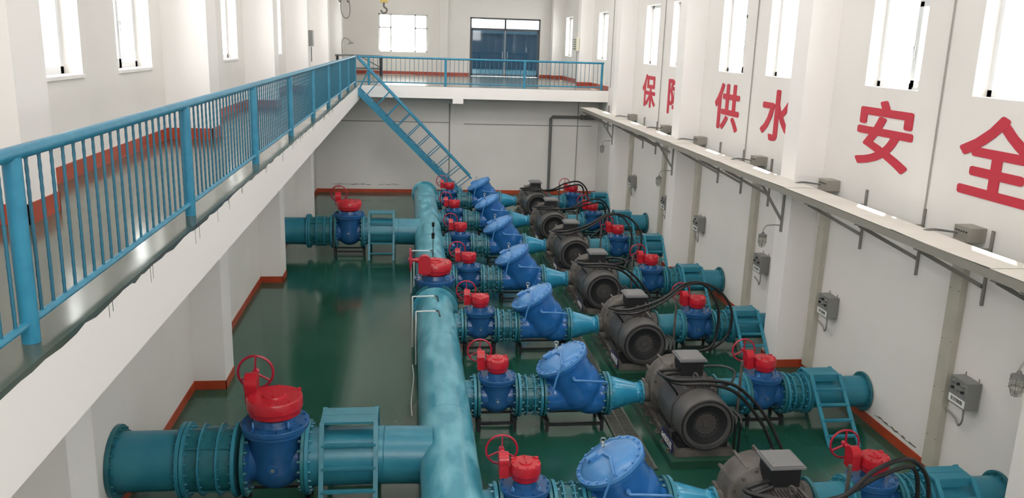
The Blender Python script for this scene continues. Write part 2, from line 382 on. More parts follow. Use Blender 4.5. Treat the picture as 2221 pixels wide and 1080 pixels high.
# ================================================================== RAILINGS
def build_rail(name, label, p0, p1, posts, maxbars=100, gap=.155):
    p0 = V(p0); p1 = V(p1); d = (p1-p0).normalized(); o = empty(name, p0, label, 'railing'); L_ = (p1-p0).length
    f = lambda t, z: tuple(d*t+V((0, 0, z)))
    B().cyl(f(0, .965), f(L_, .965), .036, 14).obj('top_rail', M_rail, o)
    B().cyl(f(0, .105), f(L_, .105), .022, 10).obj('bottom_rail', M_rail, o)
    for t in posts: B().cyl(f(t, 0), f(t, .95), .045, 16).obj('post', M_rail, o)
    bars = []
    for i in range(len(posts)-1):
        n = max(1, round((posts[i+1]-posts[i])/gap)); st = (posts[i+1]-posts[i])/n
        bars += [posts[i]+st*k for k in range(1, n)]
    def bar(b, t):
        prof = []; z = 0.0; n = 28
        prof = [(.86*k/n, .0085 + (.0018 if k % 2 else 0)) for k in range(n+1)]
        return b.lathe(f(t, .10), (0, 0, 1), prof, 6)
    off = [t for t in bars if t < 2.9 and len(bars) > maxbars]; vis = bars[len(off):]
    for t in vis[:maxbars]: bar(B(), t).obj('baluster', M_bar, o)
    if len(bars) > maxbars:
        b = B()
        for t in off+vis[maxbars:]: bar(b, t)
        tag(b.obj('far_balusters', M_bar, o), kind='stuff')
    return o
ly = [4.33+3.24*k for k in range(8)]+[30.42]
build_rail('railing', 'long blue steel railing along the left raised walkway', (-1.93, 1.09, ZD), (-1.93, 30.6, ZD), [0.05]+[y-1.09 for y in ly])
build_rail('railing', 'blue steel railing across the far raised deck', (-1.88, 30.62, ZD), (6.98, 30.62, ZD), [0.42, 3.12, 5.96, 8.80])

# ================================================================== STAIR
st = empty('steel_stair', (-1.78, 30.0, 0), 'steep light blue steel stair from the far deck corner down to the pit floor', 'stairs')
XS = lambda x: x+1.78
def on(x): return 4.02-(x+1.85)*.975       # stringer line
for y in (-.42, .33):
    B().prism([(XS(-1.78), on(-1.85)+.02), (XS(-1.78), on(-1.85)-.24), (XS(2.02), 0.0), (XS(2.27), 0.0)], y-.03, y+.03, lambda x, yy, z: (x, z, yy)).obj('stringer', M_rail, st, smooth=False)
for y in (-.44, .35):
    B().cyl((XS(-1.79), y, 5.04), (XS(2.16), y, .95), .032, 12).obj('handrail', M_rail, st)
for y in (-.43, .34):
    for k in range(11):
        xh = -1.42+.355*k; zh = 5.04-(xh+1.79)*1.035; xq = xh-.50; zq = on(xq)
        if xq < -1.80: zq = on(-1.8)+.02; xq = -1.76
        B().cyl((XS(xh), y, zh), (XS(xq), y, zq-.03), .016, 8).obj('baluster', M_rail, st)
for k in range(16):
    z = 3.80-.235*k; x = -1.85+(4.02-z)/.975
    B().box(XS(x)-.12, XS(x)+.10, -.40, .31, z-.02, z).obj('tread', M_rail, st, smooth=False)

# ================================================================== PIPEWORK
AZ = .50
def gear_head(b_case, b_cap, b_shaft, b_wheel, zb, r, h, s, wx, wy, wz, wr):
    """red worm gear operator: case, cap, input housing, wheel; local frame of the valve"""
    zb = zb-.04*s
    b_case.lathe((0, 0, zb), (0, 0, 1), [(0, r*.62), (.04*s, r*.68), (.05*s, r*.93), (h*.45, r*.95), (h*.5, r*1.0), (h*.93, r), (h, r*.96), (h, 0)], 40)
    for a in (35, 145):
        x, y = r*.98*math.cos(math.radians(a)), r*.98*math.sin(math.radians(a)); b_case.cyl((x, y, zb+h*.70), (x, y, zb+h*1.05), .022*s, 10)
    for a in range(0, 360, 45): x, y = r*.86*math.cos(math.radians(a)), r*.86*math.sin(math.radians(a)); b_case.cyl((x, y, zb+h), (x, y, zb+h+.012*s), .012*s, 6)
    b_cap.lathe((0, 0, zb+h), (0, 0, 1), [(0, r*.42), (.014*s, r*.40), (.014*s, 0)], 24).prism([(-r*.05, -r*.3), (r*.05, -r*.3), (0, r*.3)], zb+h+.014*s, zb+h+.03*s)
    # worm housing: runs along local y beside the case
    yb = wy-.21*s; rb = .095*s
    b_shaft.cyl((wx-.055*s, yb, wz-.02*s), (wx+.055*s, yb, wz-.02*s), rb, 28)
    b_shaft.box(wx-.050*s, wx+.050*s, yb-rb*.96, yb+rb*.96, wz-.20*s, wz-.02*s)
    b_shaft.cyl((wx, yb, wz-.02*s), (wx, wy-.07*s, wz), .048*s, 20, .036*s)
    b_shaft.box(wx, -r*.4, yb-rb*.6, yb+rb*.4, zb+.05*s, zb+h*.80)
    b_shaft.cyl((wx, wy-.08*s, wz), (wx, wy+.02*s, wz), .024*s, 12)
    b_wheel.torus((wx, wy, wz), (0, 1, 0), wr, .013*s, 44, 8); b_wheel.cyl((wx, wy-.03*s, wz), (wx, wy+.03*s, wz), .035*s, 12)
    for a in (88, 208, 328):
        c_, s_ = math.cos(math.radians(a)), math.sin(math.radians(a)); b_wheel.beam((wx, wy-.02*s, wz), (wx+c_*wr, wy, wz+s_*wr), .012*s, .03*s, (c_, 0, s_) if False else (0, 1, 0))
def valve(name, az, half, fr, br, bz, bonr, gr, gh, s, wx, wy, wz, wr, nb):
    """butterfly valve, pipe axis local X at height az; origin on the floor"""
    o = empty(name, (0, 0, 0), 'valve', 'valve')
    b = B(); zt = az+bz
    n = 12; prof = [(0, 0)]+[(br*.95*(1-math.cos(PI/2*k/n)), br*math.sin(PI/2*k/n)) for k in range(1, n+1)]
    z0 = az-br*1.12; prof += [(zt-.12*s-z0, br), (zt-.02*s-z0, br*1.12)]
    b.lathe((0, 0, z0), (0, 0, 1), prof, 44)
    b.lathe((-half+.02, 0, az), (1, 0, 0), [(0, fr*.80), (.02*s, fr*.78), (.05*s, br*.80), (2*half-.04-.05*s, br*.80), (2*half-.04-.02*s, fr*.78), (2*half-.04, fr*.80)], 40)
    b.disc((0, -br*.995, az), (0, 1, 0), .05*s, .02*s, 20)
    b.obj('body', M_blue, o)
    B().lathe((0, -br-.012*s, az), (0, 1, 0), [(0, .018*s), (.02*s, .018*s)], 12).obj('body_plug', M_chrome, o)
    for sx in (-1, 1):
        B().disc((sx*(half-.022), 0, az), (1, 0, 0), fr, .042, 44).bolts((sx*(half-.045), 0, az), (1, 0, 0), fr*.87, nb, .015*s, .055*s).obj('flange', M_green, o)
    b = B(); b.disc((0, 0, zt), (0, 0, 1), bonr, .045*s, 48).bolts((0, 0, zt+.03*s), (0, 0, 1), bonr*.90, 14, .015*s, .03*s, .5)
    b.disc((0, 0, zt-.045*s), (0, 0, 1), bonr*.97, .03*s, 48)
    b.lathe((0, 0, zt), (0, 0, 1), [(0, gr*.85), (.05*s, gr*.78), (.08*s, gr*.74)], 28)
    bo = b.obj('bonnet', M_blue, o)
    for sx in (-.55, .45): B().torus((sx*bonr, -bonr*.6, zt+.06*s), (1, .3, 0), .028*s, .008*s, 16, 6).obj('lifting_eye', M_cap, bo)
    bs = [B() for _ in range(4)]; gear_head(*bs, zt+.105*s, gr, gh, s, wx, wy, wz, wr)
    g = bs[0].obj('gearbox', M_red, o); bs[1].obj('position_cap', M_red, g); bs[2].obj('worm_housing', M_red, o); bs[3].obj('handwheel', M_redw, o)
    return o
def joint(name, x0, x1, az, fr, pr, nb):
    o = empty(name, (0, 0, 0), 'joint', 'pipe joint'); c = (x1+x0)/2; L_ = x1-x0
    B().lathe((x0+.01, 0, az), (1, 0, 0), [(0, pr), (L_*.3, pr), (L_*.32, pr*1.05), (L_*.68, pr*1.05), (L_*.7, pr), (L_-.02, pr)], 40).obj('sleeve', M_green, o)
    for x in (x0+.022, x1-.022): B().disc((x, 0, az), (1, 0, 0), fr, .042, 44).bolts((x+(.03 if x < c else -.03), 0, az), (1, 0, 0), fr*.87, nb, .015, .05).obj('flange', M_teal, o)
    for x in (x0+L_*.33, x0+L_*.66): B().disc((x, 0, az), (1, 0, 0), fr*.95, .022, 44).bolts((x, 0, az), (1, 0, 0), fr*.87, nb, .011, .06, .5).obj('gland_ring', M_teal, o)
    for k in range(4):
        t = PI/4+k*PI/2; y, z = fr*.87*math.cos(t), fr*.87*math.sin(t); B().cyl((x0, y, az+z), (x1, y, az+z), .010, 8).obj('tie_rod', M_green, o)
    return o
def remesh_obj(b, name, m, parent, vox=.018, it=8):
    me = b.mesh(name+'_raw', m); t = bpy.data.objects.new(name, me); COL.objects.link(t)
    r = t.modifiers.new('r', 'REMESH'); r.mode = 'VOXEL'; r.voxel_size = vox; r.use_smooth_shade = True
    s = t.modifiers.new('s', 'SMOOTH'); s.iterations = it; s.factor = .5
    dg = bpy.context.evaluated_depsgraph_get(); me2 = bpy.data.meshes.new_from_object(t.evaluated_get(dg)); me2.name = name
    t.modifiers.clear(); t.data = me2; me2.materials.clear(); me2.materials.append(m)
    me2.polygons.foreach_set('use_smooth', [True]*len(me2.polygons)); t.parent = parent
    return t
def stand(name, x0, x1, w, h, mid=True):
    o = empty(name, (0, 0, 0), 'stand', 'stand')
    for x in (x0, x1):
        for y in (-w, w): B().box(x-.022, x+.022, y-.022, y+.022, 0, h).obj('leg', M_black, o, smooth=False)
        B().box(x-.03, x+.03, -w-.02, w+.02, h, h+.035).obj('cross_bar', M_black, o, smooth=False)
    for y in (-w, w): B().box(x0, x1, y-.018, y+.018, h*.62, h*.62+.04).obj('side_bar', M_black, o, smooth=False)
    return o

# ---- check valve prototype (axis X, local x 0..0.97)
def check_valve():
    o = empty('check_valve', (0, 0, 0), 'check', 'valve'); az = AZ
    cc = V((.29, 0, az+.55)); bt = V((.60, 0, az+.02)); ax = (cc-bt).normalized(); Ln = (cc-bt).length
    b = B(); b.lathe(bt-ax*.26, ax, [(0, .02), (.03, .14), (.09, .24), (.18, .31), (.30, .345), (.26+Ln*.6, .355), (.26+Ln-.06, .35), (.26+Ln, .365)], 48)
    b.lathe((.31, 0, az+.17), (1, 0, 0), [(0, .02), (.03, .14), (.09, .24), (.18, .305), (.30, .335), (.40, .325), (.48, .28), (.54, .20), (.58, .10), (.60, .02)], 44)
    b.lathe((.03, 0, az), (1, 0, 0), [(0, .27), (.10, .26), (.3, .25), (.6, .26), (.85, .27), (.91, .275)], 44)
    b.lathe((.62, 0, az-.03), (1, 0, 0), [(-.22, .02), (-.17, .14), (-.08, .23), (.05, .28), (.2, .285), (.3, .26)], 40)
    remesh_obj(b, 'body', M_chk, o)
    for x in (.022, .955):
        B().disc((x, 0, az), (1, 0, 0), .33, .042, 44).bolts((x+(.035 if x < .5 else -.035), 0, az), (1, 0, 0), .285, 14, .017, .06).obj('flange', M_green, o)
    c = B(); c.lathe(cc-ax*.045, ax, [(0, .40), (.006, .41), (.04, .41), (.045, .40)], 56)
    c.obj('body_rim', M_chk, o)
    c = B(); c.lathe(cc+ax*.002, ax, [(0, .41), (.004, .418), (.044, .418), (.048, .41), (.05, .365), (.085, .33), (.12, .24), (.138, .13), (.142, .02)], 56)
    c.bolts(cc+ax*.055, ax, .385, 20, .017, .03)
    cap = c.obj('cover', M_cap, o)
    a, u, v = basis(ax); tx = V((ax.z, 0, -ax.x)).normalized(); ty = V((0, 1, 0))
    top = cc+ax*.14
    h = B(); hp = top-tx*.10+ty*.04
    h.beam(hp-tx*.09, hp+tx*.09, .10, .05, ax).cyl(hp-tx*.12+ax*.02, hp+tx*.02+ax*.03, .035, 14).cyl(hp+ty*.06, hp-ty*.06, .03, 12)
    h.obj('hinge_boss', M_cap, o)
    e = B(); e.torus(top+tx*.02+ty*.12+ax*.05, (1, .3, .3), .032, .009, 18, 6).torus(top+tx*.05+ty*.13+ax*.09, (.2, 1, .3), .03, .008, 18, 6); e.obj('lifting_shackle', M_chrome, o)
    e = B(); e.torus(cc+ax*.10+tx*.22-ty*.10, ax, .03, .007, 18, 6); e.obj('cover_eye', M_blue, o)
    l = B(); l.tube([tuple(top-tx*.02-ty*.02+ax*.02), tuple(top+tx*.03-ty*.16+ax*.03), tuple(cc-tx*.02-ty*.38+ax*.10), tuple(V((.14, -.42, az+.42))), tuple(V((.10, -.38, az+.16)))], .015, 10)
    l.obj('bypass_pipe', M_cap, o)
    p = B(); p.tube([(.40, -.37, az+.42), (.40, -.44, az+.40), (.86, -.44, az+.37), (.90, -.42, az+.34), (.91, -.34, az+.18)], .016, 10).disc((.40, -.40, az+.41), (0, 1, 0), .028, .05, 12)
    p.obj('drain_pipe', M_cap, o)
    return o
# ---- reducer
def reducer():
    o = empty('reducer_pipe', (0, 0, 0), 'reducer', 'pipe'); az = AZ
    B().lathe((.02, 0, az), (1, 0, 0), [(0, .265), (.05, .265), (.12, .25), (.42, .16), (.46, .152), (.475, .158), (.49, .150), (.56, .148)], 44).obj('cone', mat('glossy_cyan_paint', (.02, .22, .38), .18, col2=(.03, .26, .42), scale=5), o)
    B().disc((.022, 0, az), (1, 0, 0), .33, .042, 44).bolts((.05, 0, az), (1, 0, 0), .285, 14, .015, .04).obj('flange', M_teal, o)
    B().disc((.56, 0, az), (1, 0, 0), .185, .035, 36).bolts((.535, 0, az), (1, 0, 0), .165, 10, .011, .03).obj('small_flange', M_teal, o)
    return o
# ---- pump set; local origin: pump axis x=0, y=row, floor
def pump_set():
    o = empty('pump_set', (0, 0, 0), 'pump', 'pump'); z = .60
    b = B(); b.box(-.42, -.34, -1.38, .55, .12, .22).box(.34, .42, -1.38, .55, .12, .22).box(-.42, .42, -1.38, -1.30, .12, .22).box(-.42, .42, .47, .55, .12, .22).box(-.36, .36, -1.3, .5, .14, .20)
    for y in (-1.2, -.9, -.6, -.3, 0, .3): b.cyl((-.46, y, .12), (-.46, y, .17), .02, 6).box(-.48, -.42, y-.04, y+.04, .12, .135)
    b.obj('base_frame', M_cast, o, smooth=False)
    # pump casing: ribbed round volute with nozzles on both sides
    c = B(); c.lathe((0, .38, z), (0, -1, 0), [(0, .16), (.02, .24), (.08, .30), (.10, .42), (.16, .44), (.30, .455), (.44, .465), (.50, .46), (.54, .475), (.58, .475), (.60, .44), (.66, .38), (.72, .36)], 40)
    for k in range(12):
        t = 2*PI*k/12; cx, sz = math.cos(t), math.sin(t); c.beam((cx*.45, .30, z+sz*.45), (cx*.45, -.14, z+sz*.45), .03, .045, (cx, 0, sz))
    c.bolts((0, -.19, z), (0, 1, 0), .445, 16, .022, .09)
    c.lathe((-.30, 0, AZ), (-1, 0, 0), [(0, .2), (.1, .15), (.2, .14), (.23, .14)], 28)
    c.lathe((.30, 0, .5), (1, 0, 0), [(0, .26), (.1, .23), (.2, .22), (.28, .22)], 28)
    c.box(-.22, .22, -.1, .28, .2, .35)
    c.obj('pump_casing', M_cast, o)
    # motor body with chamfered shell
    mb = B(); R = .355
    poly = []
    for k in range(48):
        t = 2*PI*k/48; r = R
        poly.append((r*math.cos(t), z+r*math.sin(t)))
    mb.prism(poly, -1.05, -.34, lambda x, y, zz: (x, zz, y))
    hexa = [(-.30, .26), (-.39, .44), (-.385, .72), (-.22, .97), (.22, .97), (.385, .72), (.39, .44), (.30, .26)]
    mb.prism(hexa, -.98, -.36, lambda x, y, zz: (x, zz, y))
    mb.box(-.38, -.20, -1.02, -.36, .22, .34).box(.20, .38, -1.02, -.36, .22, .34)
    for k in range(9): x = -.16+k*.04; mb.box(x-.006, x+.006, -.98, -.60, .96, 1.0)
    for k in range(3):
        mb.beam((-.305, -.95, .87-k*.0), (-.305, -.40, .87), .02, .03)
    mt = mb.obj('motor_body', M_motor, o)
    for k, y in enumerate((-.46, -.66, -.86)): B().prism([(y-.05, .36), (y+.045, .36), (y+.03, .43), (y-.03, .44)], -.374, -.394, lambda yy, zz, x: (x, yy, zz)).obj('foot_pocket', M_black, mt, smooth=False)
    fc = B(); fc.lathe((0, -1.0, z), (0, -1, 0), [(0, .33), (.0, .38), (.05, .395), (.36, .395), (.40, .385), (.405, .36), (.405, .30), (.33, .27), (.33, .24), (.33, .0)], 52)
    fo = fc.obj('fan_cowl', M_motor, o)
    q = B(); q.lathe((0, -1.42, z), (0, 1, 0), [(.085, .0), (.085, .30), (.002, .352), (0, .366), (.014, .370), (.11, .0)], 48); 
    q.obj('cowl_rim', M_black, fo)
    g = B(); g.disc((0, -1.345, z), (0, 1, 0), .235, .01, 40, .002)
    for r in (.06, .10, .14, .18, .22): g.torus((0, -1.355, z), (0, 1, 0), r, .004, 36, 5)
    for k in range(8): t = PI*k/8; g.beam((-.22*math.cos(t), -1.357, z-.22*math.sin(t)), (.22*math.cos(t), -1.357, z+.22*math.sin(t)), .005, .005)
    g.disc((0, -1.36, z), (0, 1, 0), .045, .02, 24); g.obj('fan_grille', M_guard, fo)
    # black end pedestal under the cowl
    B().box(-.36, .36, -1.30, -1.02, .20, .33).obj('pedestal', M_black, o, smooth=False)
    n = B(); n.box(-.436, -.424, -1.28, -.78, .125, .30); nn = n.obj('name_board', M_navy, o, smooth=False)
    tb = B(); tb.box(-.12, .21, -.52, -.18, .90, 1.20); tbo = tb.obj('terminal_box', M_black, o, smooth=False)
    ld = B(); ld.box(-.16, .25, -.56, -.14, 1.20, 1.225); ld.prism([(-.14, -.54), (.23, -.54), (.23, -.16), (-.14, -.16)], 1.225, 1.24)
    ld.add([(-.14, -.54, 1.24), (.23, -.54, 1.24), (.23, -.16, 1.24), (-.14, -.16, 1.24), (-.10, -.50, 1.262), (.19, -.50, 1.262), (.19, -.20, 1.262), (-.10, -.20, 1.262)], [(0, 1, 5, 4), (1, 2, 6, 5), (2, 3, 7, 6), (3, 0, 4, 7), (4, 5, 6, 7)])
    ld.obj('terminal_box_lid', M_lid, tbo, smooth=False)
    B().torus((.02, -.74, 1.06), (1, .4, 0), .045, .012, 20, 8).cyl((.02, -.74, .95), (.02, -.74, 1.02), .025, 10).obj('lifting_eye', M_cast, o)
    return o, nn
def text_mesh(s, size, name, m, ext=.004, off=0.0):
    cu = bpy.data.curves.new(name, 'FONT'); cu.body = s; cu.size = size; cu.extrude = ext; cu.offset = off; cu.align_x = 'CENTER'; cu.align_y = 'CENTER'; cu.resolution_u = 3
    t = bpy.data.objects.new(name, cu); COL.objects.link(t); dg = bpy.context.evaluated_depsgraph_get()
    me = bpy.data.meshes.new_from_object(t.evaluated_get(dg)); bpy.data.objects.remove(t); me.materials.clear(); me.materials.append(m); me.name = name
    return me

ROWS = [11.7+3.2*k for k in range(-1, 6)]          # nearest first
RN = ['nearest pump row', 'second-nearest pump row', 'third-nearest pump row', 'middle pump row', 'third-farthest pump row', 'second-farthest pump row', 'farthest pump row']
RNUM = [7, 6, 5, 4, 3, 2, 1]
# header
def pipe_y(b, x, z, r, y0, y1, n=56): return b.lathe((x, y0, z), (0, 1, 0), [(0, r), (y1-y0, r)], n)
HX, HZ, HR = .48, .60, .36
BR = [(9.65, .66), (22.35, .66)]
def header(label, y0, y1, rows, brs, endcap):
    o = empty('header_pipe', (HX, (y0+y1)/2, 0), label, 'pipe'); oy = (y0+y1)/2
    b = B(); pipe_y(b, 0, HZ, HR, y0-oy+.02, y1-oy-.02); b.obj('barrel', M_head, o)
    for y in (y0, y1):
        if y == YF+.5: continue
        s = 1 if y == y0 else -1; yy = y-oy+s*.025
        B().disc((0, yy, HZ), (0, 1, 0), .44, .05, 52).bolts((0, yy+s*.04, HZ), (0, 1, 0), .40, 20, .016, .04).obj('flange', M_head, o)
    for k in range(int((y1-y0)/2.9)):
        y = y0-oy+1.3+k*2.9; b = B(); b.torus((0, y, HZ), (0, 1, 0), HR-.002, .007, 56, 6); b.obj('weld_seam', M_head, o)
    for r in rows:
        B().cyl((HR*.7, r-oy, AZ), (.45, r-oy, AZ), .235, 40).disc((.475, r-oy, AZ), (1, 0, 0), .325, .045, 44).bolts((.44, r-oy, AZ), (1, 0, 0), .285, 14, .015, .05).obj('branch_nozzle', M_teal, o)
    for y, z in brs:
        B().cyl((-HR*.6, y-oy, HZ+.02), (-.80, y-oy, HZ+.04), .355, 52).torus((-.80, y-oy, HZ+.04), (1, 0, 0), .355, .008, 52, 6).obj('branch_tee', M_teal, o)
    for y in [y0-oy+.9+i*2.6 for i in range(int((y1-y0)/2.6))]:
        B().box(-.30, .30, y-.05, y+.05, 0, .27).obj('pipe_saddle', M_black, o, smooth=False)
    return o
header('long thick teal header pipe in the foreground, nearer half of the main line', YF+.5, 15.62, [r for r in ROWS if r < 15.6] + [5.3], [BR[0]], False)
header('thick teal header pipe, far half ending in a flange by the back wall', 16.38, 28.35, [r for r in ROWS if r > 16], [BR[1]], True)

# big valves
big = dict(az=.64, half=.37, fr=.455, br=.335, bz=.46, bonr=.405, gr=.33, gh=.27, s=1.3, wx=-.30, wy=.48, wz=1.565, wr=.215, nb=20)
bv = valve('butterfly_valve', **big); bt = tree(bv)
bv['category'] = 'valve'
place(bt, (-1.62, BR[0][0], 0), 'large blue valve with red handwheel on the nearest pipe to the left wall', 'large butterfly valves', first=[1])
place(bt, (-1.62, BR[1][0], 0), 'large blue valve with red handwheel on the distant left wall pipe', 'large butterfly valves')
place(bt, (HX, 16.0, 0), 'large blue valve in the middle of the header pipe, its handwheel facing left', 'large butterfly valves', rz=PI/2)
j = joint('expansion_joint', -.31, .31, .64, .455, .375, 20); jt = tree(j)
place(jt, (-2.36, BR[0][0], 0), 'large ribbed teal pipe joint left of the nearest big valve', 'large expansion joints', first=[1])
place(jt, (-2.36, BR[1][0], 0), 'large ribbed teal pipe joint left of the distant big valve', 'large expansion joints')
def big_pipe():
    o = empty('wall_pipe', (0, 0, 0), 'pipe', 'pipe'); z = .64
    B().lathe((XLP, 0, z), (1, 0, 0), [(0, .36), (.8, .36)], 52).obj('barrel', M_teal, o)
    B().disc((XLP+.03, 0, z), (1, 0, 0), .445, .05, 52).bolts((XLP+.07, 0, z), (1, 0, 0), .405, 20, .016, .04).obj('wall_flange', M_green, o)
    B().disc((XLP+.80, 0, z), (1, 0, 0), .455, .045, 52).bolts((XLP+.77, 0, z), (1, 0, 0), .40, 20, .016, .05).obj('flange', M_teal, o)
    return o
t_ = tree(big_pipe())
place(t_, (0, BR[0][0], 0), 'short thick teal pipe entering the left wall, nearest the camera', 'thick wall pipes', first=[1])
place(t_, (0, BR[1][0], 0), 'short thick teal pipe at the left wall pillar, far end', 'thick wall pipes')
def spool():
    o = empty('spool_pipe', (0, 0, 0), 'pipe', 'pipe'); z = .64
    B().lathe((-1.22, 0, z), (1, 0, 0), [(0, .355), (.90, .355)], 52).obj('barrel', M_teal, o)
    B().disc((-1.225, 0, z), (1, 0, 0), .455, .045, 52).bolts((-1.195, 0, z), (1, 0, 0), .40, 20, .016, .05).obj('flange', M_teal, o)
    return o
t_ = tree(spool())
place(t_, (0, BR[0][0], 0), 'teal pipe length under the nearest step bridge, joining the header', 'thick pipe lengths', first=[1])
place(t_, (0, BR[1][0], 0), 'teal pipe length under the distant left step bridge, joining the header', 'thick pipe lengths')
t_ = tree(stand('valve_stand', -.38, .38, .22, .17))
place(t_, (-1.62, BR[0][0], 0), 'low black steel stand under the nearest large left valve', 'large valve stands', first=[1])
place(t_, (-1.62, BR[1][0], 0), 'low black steel stand under the distant large left valve', 'large valve stands')

# small valves etc. per row
sv = valve('butterfly_valve', az=AZ, half=.30, fr=.325, br=.235, bz=.30, bonr=.295, gr=.172, gh=.225, s=1.0, wx=-.245, wy=.27, wz=1.115, wr=.180, nb=14)
svt = tree(sv); fl = [1]
for i, r in enumerate(ROWS): place(svt, (1.29, r, 0), 'blue header-side valve with red gearbox in the '+RN[i], 'header-side butterfly valves', first=fl)
for i, r in enumerate(ROWS): place(svt, (5.47, r, -.05), 'blue wall-side valve with red gearbox in the '+RN[i], 'wall-side butterfly valves')
jt = tree(joint('expansion_joint', -.185, .185, AZ, .325, .245, 14)); fl = [1]
for i, r in enumerate(ROWS): place(jt, (1.785, r, 0), 'ribbed teal pipe joint left of the check valve in the '+RN[i], 'header-side expansion joints', first=fl)
for i, r in enumerate(ROWS): place(jt, (5.965, r, -.05), 'ribbed teal pipe joint beside the step bridge in the '+RN[i], 'wall-side expansion joints')
ct = tree(check_valve()); fl = [1]
for i, r in enumerate(ROWS): place(ct, (1.98, r, 0), 'bulging blue check valve with tilted round cover in the '+RN[i], 'check valves', first=fl)
rt = tree(reducer()); fl = [1]
for i, r in enumerate(ROWS): place(rt, (2.965, r, 0), 'glossy cyan tapered pipe leading to the pump in the '+RN[i], 'reducers', first=fl)
t1 = tree(stand('valve_stand', -.27, .27, .20, .19)); fl = [1]
for i, r in enumerate(ROWS): place(t1, (1.29, r, 0), 'black steel stand under the header-side valve in the '+RN[i], 'header-side valve stands', first=fl)
t1 = tree(stand('check_valve_stand', .06, .90, .24, .15)); fl = [1]
for i, r in enumerate(ROWS): place(t1, (1.98, r, 0), 'black steel frame under the check valve in the '+RN[i], 'check valve stands', first=fl)
t1 = tree(stand('valve_stand', -.27, .27, .20, .125)); fl = [1]
for i, r in enumerate(ROWS): place(t1, (5.47, r, 0), 'black steel stand under the wall-side valve in the '+RN[i], 'wall-side valve stands', first=fl)
# suction pipe and wall pipe
def suction():
    o = empty('suction_pipe', (0, 0, 0), 'pipe', 'pipe'); z = AZ-.03
    B().lathe((4.66, 0, z), (1, 0, 0), [(0, .215), (.48, .225)], 40).obj('barrel', M_teal, o)
    B().disc((5.145, 0, z-.02), (1, 0, 0), .325, .042, 44).bolts((5.11, 0, z-.02), (1, 0, 0), .285, 14, .015, .05).obj('flange', M_teal, o)
    B().disc((4.68, 0, z), (1, 0, 0), .29, .04, 40).obj('pump_flange', M_green, o)
    return o
t1 = tree(suction()); fl = [1]
for i, r in enumerate(ROWS): place(t1, (0, r, 0), 'short teal pipe between motor and wall-side valve in the '+RN[i], 'suction pipes', first=fl)
def wpipe():
    o = empty('wall_pipe', (0, 0, 0), 'pipe', 'pipe'); z = AZ-.05
    B().lathe((6.17, 0, z), (1, 0, 0), [(0, .245), (XR-6.17, .245)], 44).obj('barrel', M_teal, o)
    B().disc((6.175, 0, z), (1, 0, 0), .325, .04, 44).bolts((6.205, 0, z), (1, 0, 0), .285, 14, .015, .05).obj('flange', M_teal, o)
    B().disc((XR-.035, 0, z), (1, 0, 0), .31, .04, 44).bolts((XR-.065, 0, z), (1, 0, 0), .28, 14, .012, .03).obj('wall_flange', M_green, o)
    return o
t1 = tree(wpipe()); fl = [1]
for i, r in enumerate(ROWS): place(t1, (0, r, 0), 'teal pipe running into the right wall in the '+RN[i], 'right wall pipes', first=fl)
# pumps
PX = 4.08
po, nb_ = pump_set(); pt = tree(po); fl = [1]
for i, r in enumerate(ROWS):
    o = place(pt, (PX, r, 0), 'dark grey motor and pump on its base frame in the '+RN[i], 'pump sets', first=fl)
    nbo = [c for c in o.children if c.name.startswith('name_board')][0]
    tx = bpy.data.objects.new('board_lettering', text_mesh('%d#加压泵' % RNUM[i], .115, 'board_lettering', M_label, .002, .001)); COL.objects.link(tx); tx.parent = nbo
    tx.matrix_local = Matrix(((0, 0, -1, -.440), (-1, 0, 0, -1.03), (0, 1, 0, .212), (0, 0, 0, 1)))
    pl = B().box(PX-.50, PX+.52, r-1.5, r+.66, 0, .118).obj('pump_plinth', M_conc, smooth=False)
    tag(pl, 'low green painted plinth under the pump in the '+RN[i], 'plinth', 'pump plinths')
# step bridges
def bridge(w, z, dpt, y1, n, mt):
    o = empty('step_bridge', (0, 0, 0), 'steps', 'steps')
    B().box(-w/2, w/2, -dpt/2, 0-.004, z-.03, z).box(-w/2, w/2, .004, dpt/2, z-.03, z).obj('top_plate', mt, o, smooth=False)
    for s in (-1, 1):
        for x in (-w/2+.02, w/2-.02):
            B().beam((x, s*dpt/2, z), (x, s*y1, 0), .03, .055, (1, 0, 0)).obj('side_rail', mt, o, smooth=False)
        for k in range(1, n+1):
            t = k/(n+.7); y = s*(dpt/2+(y1-dpt/2)*t); zz = z*(1-t); B().box(-w/2+.02, w/2-.02, y-.03, y+.03, zz-.014, zz+.014).obj('rung', mt, o, smooth=False)
    B().box(-w/2+.03, w/2-.03, -dpt/2-.008, -dpt/2, z-.11, z-.03).obj('apron', mt, o, smooth=False) if w < .6 else None
    return o
t1 = tree(bridge(.68, 1.17, .42, .70, 4, M_step)); bl = [1]
place(t1, (-.73, BR[0][0]+.03, 0), 'light blue step bridge over the nearest thick left pipe', 'wide step bridges', first=bl)
place(t1, (-.76, BR[1][0], 0), 'light blue step bridge over the distant thick left pipe', 'wide step bridges')
t1 = tree(bridge(.50, .82, .30, .95, 4, M_teal)); bl = [1]
for i, r in enumerate(ROWS): place(t1, (6.38, r-.05, 0), 'teal step bridge over the right wall pipe in the '+RN[i], 'narrow step bridges', first=bl)

